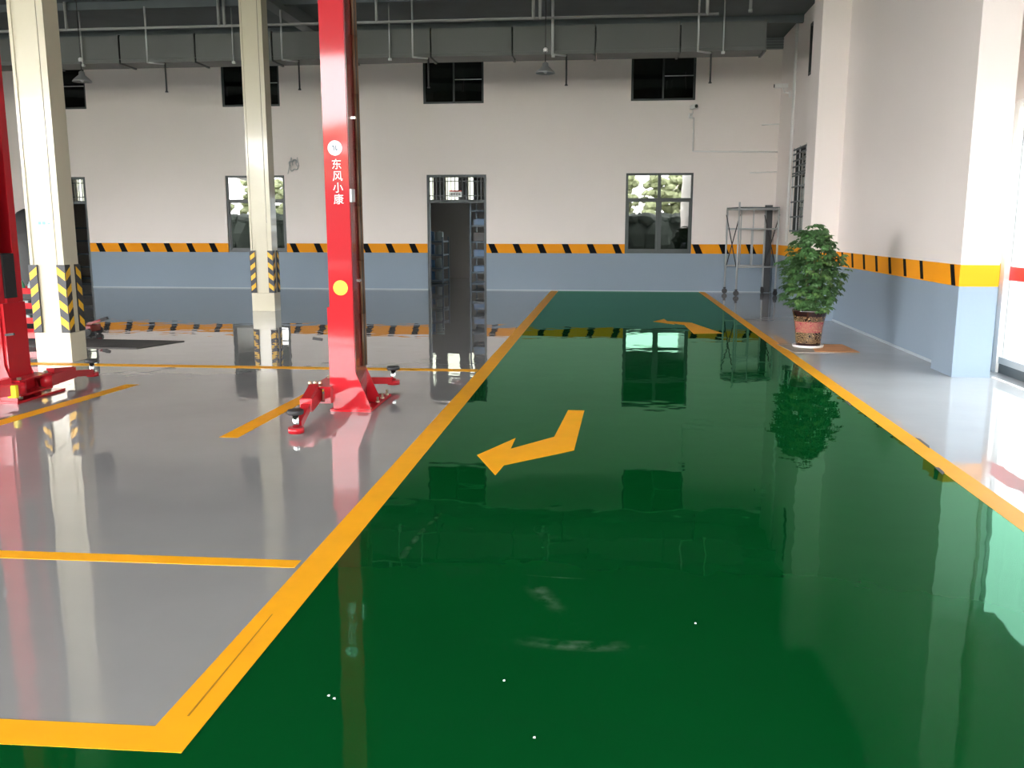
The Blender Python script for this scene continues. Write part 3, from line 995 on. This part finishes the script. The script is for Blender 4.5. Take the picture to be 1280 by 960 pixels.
# ---- pendant lamps
def lamp(x, y, ztop, label):
    r = empty('pendant_lamp', (x, y, 4.18))
    tag(r, label, 'lamp', 'tin pendant lamps under the duct')
    MB().lathe([(.02, .19), (.05, .17), (.055, .12), (.09, .09), (.155, .03), (.175, 0), (.17, -.004), (.15, .024), (.085, .08), (.03, .10)], n=24).build('lamp_shade', M['tin'], r)
    MB().lathe([(0, -.01), (.03, .005), (.038, .04), (.02, .09)], n=14).build('bulb', M['sticker_white'], r)
    MB().tube((0, 0, .18), (0, 0, ztop - 4.18), .009, n=8).build('cord', M['dark_metal'], r)
    MB().lathe([(.04, 0), (.04, .05), (.02, .07)], (0, 0, .36), 12).build('ceiling_rose', M['sticker_white'], r)


lamp(-9.87, 16.5, ZC, 'small conical pendant lamp at the left, by the cream column nearer the camera')
lamp(-1.21, 16.5, ZC, 'small conical pendant lamp above the green lane')


# ---- security cameras, conduits, cable coil
def sec_cam(name, loc, rz, label):
    r = empty(name, loc, rz)
    tag(r, label, 'camera')
    MB().box(-.05, .05, -.03, 0, -.10, .02, .006).build('junction_box', M['white'], r)
    MB().path([(0, -.03, -.02), (0, -.12, 0), (0, -.16, .09)], .016).build('bracket', M['white'], r)
    MB().box(-.045, .045, -.34, -.06, .09, .18, .01).build('housing', M['white'], r)
    MB().tube((0, -.35, .135), (0, -.335, .135), .038, n=16).build('lens', M['rubber'], r)


sec_cam('security_camera', (1.75, YB, 4.06), .3, 'white security camera below the upper window at the right of the back wall')
sec_cam('security_camera', (XF, 20.5, 4.35), -PI / 2, 'white security camera on the right wall near the corner')


def conduit(pts, r, label, name='conduit'):
    return tag(MB().path(pts, r).build(name, M['white']), label, 'conduit')


conduit([(1.83, YB - .02, 3.98), (1.83, YB - .02, 3.23), (XF - .01, YB - .02, 3.20)], .016, 'white cable conduit running from the camera on the back wall to the corner')
conduit([(3.14, YB - .02, 2.74), (XF - .01, YB - .02, 2.76)], .013, 'short white conduit on the back wall above the scaffold')
conduit([(3.36, YB - .02, 3.80), (XF - .01, YB - .02, 3.82)], .013, 'short white conduit high on the back wall in the corner')
conduit([(XF - .03, 19.95, 1.2), (XF - .03, 19.95, ZC)], .03, 'vertical white conduit on the right wall beside the barred window')

co = MB()
pts = []
for k_ in range(64):
    a = k_ / 63 * PI * 4.6 + .5
    rr = .11 + .03 * math.sin(k_ * .9)
    pts.append((-7.68 + rr * math.cos(a) * .9, YB - .02 - .0006 * k_, 2.98 + rr * math.sin(a) * 1.1))
pts += [(-7.80, YB - .05, 2.86), (-7.83, YB - .03, 2.78)]
co.path(pts, .008, 6)
co.path([(-7.78, YB - .03, 2.98), (-7.73, YB - .03, 3.17), (-7.70, YB - .03, 2.98)], .008, 6).path([(-7.58, YB - .03, 3.17), (-7.55, YB - .03, 2.95)], .008, 6)
tag(co.build('cable_coil', M['galv']), 'loose loop of grey cable hanging on the white back wall', 'cable')

# ---- mobile scaffold
sc_ = empty('scaffold_tower', (3.14, 20.91, 0), math.radians(12))
tag(sc_, 'galvanised scaffold tower on castors in the back right corner', 'scaffold')
hw, hd, HS = .45, .385, 1.93
LEGS = [(-hw, -hd), (hw, -hd), (hw, hd), (-hw, hd)]
for q, (lx, ly) in enumerate(LEGS):
    MB().tube((lx, ly, .14), (lx, ly, HS + (.12 if q == 0 else 0)), .021, n=10).build('leg', M['galv'], sc_)
    cs = MB()
    ax = Vector((.018 * math.cos(q * 1.1 + 1.0), .018 * math.sin(q * 1.1 + 1.0), 0))
    cs.tube(Vector((lx, ly, .06)) - ax, Vector((lx, ly, .06)) + ax, .06, n=18)
    w_ = cs.build('castor_wheel', M['rubber'], sc_)
    MB().bar(Vector((lx, ly, .055)) + ax * 1.5, Vector((lx, ly, .14)) + ax * 1.5, .03, .008).bar(Vector((lx, ly, .055)) - ax * 1.5, Vector((lx, ly, .14)) - ax * 1.5, .03, .008) \
        .tube((lx, ly, .125), (lx, ly, .15), .032, n=12).build('castor_fork', M['dark_metal'], w_)


def tube_part(name, a, b_, r=.016, mm='galv'):
    MB().tube(a, b_, r, n=8).build(name, M[mm], sc_)


for ly in (-hd, hd):
    for zz in (.64, 1.47, 1.90):
        tube_part('cross_rail', (-hw, ly, zz), (hw, ly, zz), .018)
    for lx in (-.12, .14):
        tube_part('ladder_rail', (lx, ly, .64), (lx, ly, 1.47 if lx > 0 else 1.90), .014)
for lx in (-hw, hw):
    for zz in (1.90,):
        tube_part('cross_rail', (lx, -hd, zz), (lx, hd, zz), .018)
    tube_part('brace', (lx - .02, -hd, .64), (lx - .02, hd, 1.78), .012, 'dark_metal')
    tube_part('brace', (lx + .02, hd, .64), (lx + .02, -hd, 1.78), .012, 'dark_metal')
MB().box(-hw - .02, hw + .02, -hd, hd, 1.92, 1.945).build('deck', M['frame_grey'], sc_)
pk = MB().box(-.085, .085, -.02, .02, 0, 2.0, .004).build('scaffold_plank', M['plank'], None, (3.60, 21.50, .012))
pk.rotation_euler = (math.radians(-3), 0, 0)
tag(pk, 'dark grey metal plank standing upright behind the scaffold', 'plank')

# ---- potted plant on cardboard
cb_ = tag(MB().prism([(2.24, 11.12), (2.72, 11.16), (2.78, 12.05), (2.17, 11.90)], 0, .006).build('cardboard_sheet', M['carton_grey']),
          'flattened grey brown cardboard under the plant pot', 'cardboard')
tag(MB().prism([(2.50, 11.20), (3.03, 11.20), (3.0, 11.95), (2.60, 11.9)], .006, .011).build('cardboard_sheet', M['carton_orange']),
    'orange brown cardboard sheet to the right of the plant pot', 'cardboard')
PX, PY = 2.50, 11.62
pl = empty('potted_plant', (PX, PY, .0115))
tag(pl, 'bushy green umbrella tree in a maroon glazed pot by the right wall', 'plant')
MB().lathe([(.15, 0), (.185, .004), (.195, .032), (.188, .034), (.17, .014), (0, .012)], n=32).build('saucer', M['saucer'], pl)
MB().lathe([(.145, .014), (.15, .03), (.158, .12), (.17, .24), (.19, .37), (.212, .455), (.217, .475), (.205, .475), (.19, .42), (0, .41)], n=40).build('pot', M['pot'], pl)
MB().lathe([(.19, .42), (.10, .435), (0, .44)], n=24).build('soil', M['soil'], pl)
random.seed(11)
stems = []
for k_ in range(7):
    a = k_ * 2 * PI / 7 + .3
    p0 = Vector((.05 * math.cos(a), .05 * math.sin(a), .42))
    tip = Vector((.20 * math.cos(a) * random.uniform(.4, 1), .20 * math.sin(a) * random.uniform(.4, 1), random.uniform(1.0, 1.40)))
    mid = p0.lerp(tip, .5) + Vector((random.uniform(-.03, .03), random.uniform(-.03, .03), .03))
    MB().path([p0, mid, tip], .009, 7).build('stem', M['stem'], pl)
    stems.append((p0, mid, tip))


def leaf_mesh(material, seed):
    """a palmate leaf: seven folded leaflets round the petiole tip"""
    rd = random.Random(seed)
    mb = MB()
    n = 7
    for k_ in range(n):
        a = -2.5 + 5.0 * k_ / (n - 1)
        ln = .095 * (1 - .28 * abs(a) / 2.5) * rd.uniform(.9, 1.1)
        wd = .021 * rd.uniform(.9, 1.2)
        d = Vector((math.cos(a), math.sin(a), 0)); s = Vector((-d.y, d.x, 0))
        dz = -.20 + rd.uniform(-.1, .1)
        pts = [Vector((0, 0, 0)), d * .035 * 1 + Vector((0, 0, .006)), d * ln * .62 + Vector((0, 0, dz * ln * .35)), d * ln + Vector((0, 0, dz * ln))]
        v = [pts[0], pts[1] - s * wd * .7 + Vector((0, 0, .005)), pts[1], pts[1] + s * wd * .7 + Vector((0, 0, .005)),
             pts[2] - s * wd + Vector((0, 0, .006)), pts[2], pts[2] + s * wd + Vector((0, 0, .006)), pts[3]]
        mb.add(v, [(0, 2, 1), (0, 3, 2), (1, 2, 5, 4), (2, 3, 6, 5), (4, 5, 7), (5, 6, 7)], False)
    mb.add([(0, .002, 0), (0, -.002, 0), (-.10, -.002, -.06), (-.10, .002, -.06)], [(0, 1, 2, 3)])
    mb.add([(0, 0, .002), (0, 0, -.002), (-.10, 0, -.062), (-.10, 0, -.058)], [(0, 1, 2, 3)])
    return mb.mesh('leaf', material)


lms = [leaf_mesh(M['leaf'], 1), leaf_mesh(M['leaf'], 2), leaf_mesh(M['leaf_b'], 3)]
PROF = [(.42, .16), (.50, .30), (.65, .36), (.85, .385), (1.05, .38), (1.2, .34), (1.32, .27), (1.43, .18), (1.53, .07)]


def prof(z):
    for (z0, r0), (z1, r1) in zip(PROF[:-1], PROF[1:]):
        if z0 <= z <= z1:
            return r0 + (r1 - r0) * (z - z0) / (z1 - z0)
    return .05


k_ = 0
while k_ < 285:
    z = random.uniform(.46, 1.52)
    R_ = prof(z)
    if random.random() > R_ / .39:
        continue
    a = random.uniform(0, 2 * PI)
    lump = 1 + .12 * math.sin(3 * a + z * 9) + .08 * math.sin(5 * a - z * 14)
    rr = R_ * lump * (random.uniform(.30, 1.0) ** .5)
    p_ = Vector((rr * math.cos(a), rr * math.sin(a), z))
    o = obj('leaf', lms[random.choice((0, 0, 1, 1, 2))], pl, p_)
    tilt = random.uniform(-.1, .75)
    o.rotation_euler = Euler((random.uniform(-.35, .35), tilt, a + random.uniform(-.5, .5)), 'XYZ')
    s_ = random.uniform(.65, 1.0)
    o.scale = (s_, s_, s_)
    k_ += 1

inner = MB()
for q in range(420):
    z = random.uniform(.47, 1.45)
    R_ = prof(z) * .9
    a = random.uniform(0, 2 * PI)
    rr = R_ * random.uniform(.05, 1) ** .6
    mt_ = Matrix.Translation((rr * math.cos(a), rr * math.sin(a), z)) @ Euler((random.uniform(-.5, .5), random.uniform(-.2, .9), a)).to_matrix().to_4x4() @ Matrix.Scale(random.uniform(.5, .85), 4)
    me_ = lms[q % 2]
    inner.add([mt_ @ v.co for v in me_.vertices], [list(p_.vertices) for p_ in me_.polygons])
fo = inner.build('inner_foliage', M['leaf'], pl)
fo['kind'] = 'stuff'

# ---- left background: mat, jack, tool cart, covered machine
tag(MB().prism([(-7.15, 10.55), (-5.90, 10.61), (-5.64, 11.36), (-7.10, 11.42)], 0, .010).build('floor_mat', M['mat_dark']),
    'dark flat rubber mat on the grey floor beside the nearer cream column', 'mat')
jk = empty('floor_jack', (-7.35, 11.95, 0))
tag(jk, 'low dark red floor jack with a long handle behind the nearer cream column', 'jack')
MB().box(-.32, .12, -.13, .13, .05, .15, .015).build('body', M['red_dark'], jk)
for wx, wy in ((-.26, -.15), (-.26, .15), (.08, -.15), (.08, .15)):
    MB().tube((wx, wy - .02, .05), (wx, wy + .02, .05), .05, n=14).build('wheel', M['rubber'], jk)
MB().bar((.0, 0, .15), (.22, 0, .215), .035, .035).build('handle', M['red_dark'], jk)
MB().bar((.20, 0, .21), (.30, 0, .24), .042, .042).build('handle_grip', M['rubber'], jk)

ct = empty('tool_cart', (-7.56, 10.98, 0))
tag(ct, 'red open tool cart with four trays between the left lift post and the column', 'cart')
for lx in (-.36, .36):
    for ly in (-.2, .2):
        MB().box(lx - .015, lx + .015, ly - .015, ly + .015, .08, .74).build('post', M['red'], ct)
        MB().tube((lx - .015, ly, .04), (lx + .015, ly, .04), .04, n=14).box(lx - .01, lx + .01, ly - .01, ly + .01, .04, .09).build('castor', M['rubber'], ct)
for zz in (.09, .28, .47, .66):
    MB().box(-.36, .36, -.2, .2, zz, zz + .012).box(-.36, .36, -.205, -.195, zz, zz + .075).box(-.36, .36, .195, .205, zz, zz + .075) \
        .box(-.365, -.355, -.2, .2, zz, zz + .075).box(.355, .365, -.2, .2, zz, zz + .075).build('tray', M['red'], ct)
random.seed(5)
for q in range(7):
    xx = -7.56 - .29 + q * .095
    hh = random.uniform(.10, .15)
    o = MB().lathe([(.032, 0), (.035, .01), (.035, hh * .7), (.016, hh * .85), (.016, hh), (0, hh)], n=12).build('bottle', M['bottle_green' if q % 2 else 'bottle_grey'], None, (xx, 10.90 + .03 * (q % 3), .6725))
    tag(o, '%s bottle, %s from left on top tray of red tool cart' % ('dark green' if q % 2 else 'pale grey', ('first', 'second', 'third', 'fourth', 'fifth', 'sixth', 'seventh')[q]), 'bottle', 'bottles on the tool cart')
for q, zz in enumerate((.2925, .4825)):
    for w_ in range(3):
        o = MB().box(-.085, .085, -.1, .1, 0, .085, .008).build('tool_case', M[('tin', 'bottle_grey', 'dark_metal')[w_]], None, (-7.80 + w_ * .23, 10.98, zz))
        tag(o, ('grey tool case on the %s middle tray of the red cart, %s' % (('lower', 'upper')[q], ('left', 'centre', 'right')[w_])), 'case', 'tool cases on the cart trays')

cm = MB()
prof_c = [(.0, .36), (.5, .36), (.9, .35), (1.25, .31), (1.45, .25), (1.6, .17), (1.72, .10), (1.77, .03)]
nn = 20
vs, fs = [], []
for zi, (zz, rr) in enumerate(prof_c):
    for k_ in range(nn):
        a = 2 * PI * k_ / nn
        w_ = 1 + .07 * math.sin(4 * a + zz * 2) + .04 * math.sin(9 * a)
        vs.append((rr * w_ * math.cos(a) * 1.5 + .05 * (zz / 1.77) ** 2, rr * w_ * math.sin(a) * .75, zz))
for zi in range(len(prof_c) - 1):
    for k_ in range(nn):
        j = (k_ + 1) % nn
        fs.append((zi * nn + k_, zi * nn + j, (zi + 1) * nn + j, (zi + 1) * nn + k_))
fs.append(tuple(range((len(prof_c) - 1) * nn, len(prof_c) * nn)))
fs.append(tuple(range(nn))[::-1])
cm.add(vs, fs, True)
tag(cm.build('covered_machine', M['machine_black'], None, (-8.62, 12.6, 0)), 'tall black covered workshop machine standing behind the red tool cart', 'machine')


# ---- storeroom racks with stock
def rack(x, y, w, d, levels, h, label):
    r = empty('storage_rack', (x, y, 0))
    tag(r, label, 'rack')
    for lx in (-w / 2, w / 2):
        for ly in (-d / 2, d / 2):
            MB().box(lx - .02, lx + .02, ly - .02, ly + .02, 0, h).build('post', M['rack_blue'], r)
    for zz in levels:
        MB().box(-w / 2, w / 2, -d / 2, d / 2, zz - .04, zz).build('shelf', M['rack_blue'], r)
    return r


rack(-3.29, 23.0, .42, 1.0, (.12, .40, .78, 1.16, 1.56, 1.93), 2.1, 'blue grey storage rack on the right inside the storeroom door')
rack(-4.77, 24.6, .50, .9, (.08, .42, .78, 1.14), 1.25, 'low storage rack on the left inside the storeroom door')
rack(-15.3, 24.2, 1.6, .5, (.1, .42, .78, 1.14, 1.5), 1.7, 'dark storage rack seen through the left doorway')
random.seed(3)
for zz, nm in ((.40, 'second'), (.78, 'third'), (1.16, 'fourth'), (1.56, 'fifth')):
    for q in range(2):
        hh = random.uniform(.12, .22)
        o = MB().box(-.15, .15, -.15, .15, 0, hh, .006).build('parts_box', M[random.choice(('carton', 'dark_metal', 'can_blue'))], None, (-3.29, 22.75 + q * .45, zz + .002))
        tag(o, '%s parts box on the %s shelf of the right storeroom rack' % (('front', 'rear')[q], nm), 'box', 'parts boxes on the right storeroom rack')
for zz, nm in ((.08, 'bottom'), (.42, 'second'), (.78, 'third'), (1.14, 'top')):
    for q in range(2):
        hh = random.uniform(.18, .26)
        o = MB().lathe([(.10, 0), (.105, .01), (.105, hh), (.09, hh + .01), (.03, hh + .012), (.03, hh + .035), (0, hh + .035)], n=16) \
            .build('oil_drum', M[('can_blue', 'bottle_grey')[q]], None, (-4.89 + q * .24, 24.42, zz + .002))
        tag(o, '%s oil drum on the %s shelf of the left storeroom rack' % (('blue', 'pale grey')[q], nm), 'drum', 'oil drums on the left storeroom rack')

# ---- outside the open front: yard, hedge, trees, building (seen in reflections)
struct(MB().box(-110, 60, -70, YF, -.25, -.02).box(4.4, 45, YF, 45, -.25, -.02).box(-110, XL - .2, YF, 45, -.25, -.02).box(XL - .2, 4.4, 27.4, 45, -.25, -.02).build('floor_yard', M['concrete']))


def lumpy(mb, c, r, rd, sub=2):
    b_ = bmesh.new()
    bmesh.ops.create_icosphere(b_, subdivisions=sub, radius=1)
    for v in b_.verts:
        f_ = rd.uniform(.82, 1.16)
        v.co = Vector((c[0] + v.co.x * r[0] * f_, c[1] + v.co.y * r[1] * f_, c[2] + v.co.z * r[2] * f_))
    mb.bm(b_, False)


rd = random.Random(4)
hd_ = MB()
for q in range(60):
    lumpy(hd_, (-50 + q * 1.1, -13.2 + rd.uniform(-.2, .2), 1.1), (.95, .6, 1.25), rd)
for q in range(70):
    lumpy(hd_, (-50 + q * .95, -13.2 + rd.uniform(-.3, .3), 2.0), (.6, .5, .40), rd)
ho = hd_.build('hedge', M['hedge_leaf'])
ho.location = (0, 0, -.02)
tag(ho, 'long dark green hedge across the yard, mirrored in the back windows', 'hedge')
for q in range(16):
    tx, ty = -60 + q * 5.4 + rd.uniform(-.8, .8), (-38, -44.5)[q % 2] + rd.uniform(-.4, .4)
    t_ = empty('tree', (tx, ty, -.02))
    tag(t_, 'light green street tree outside, behind the hedge and behind the camera', 'tree', 'street trees outside the open front')
    MB().tube((0, 0, 0), (0, 0, 3.2), .2, .13, 10).build('trunk', M['bark'], t_)
    cr = MB()
    for w_ in range(150):
        lumpy(cr, (rd.uniform(-2.7, 2.7), rd.uniform(-1.7, 1.7), rd.uniform(1.6, 6.2)), (.50, .50, .36), rd, 1)
    cr.build('crown', M['tree_leaf'], t_)
bl = empty('apartment_building', (8.5, -52, -.02))
tag(bl, 'beige building outside across the yard, seen only in reflections', 'building')
MB().box(-2.0, 12, -4, 4, 0, 9).build('wall', M['facade'], bl)
for q in range(4):
    for w_ in range(3):
        MB().box(-.5 + q * 3.2, .9 + q * 3.2, 3.98, 4.03, 1.2 + w_ * 2.8, 2.7 + w_ * 2.8).build('window', M['frame_dark'], bl)
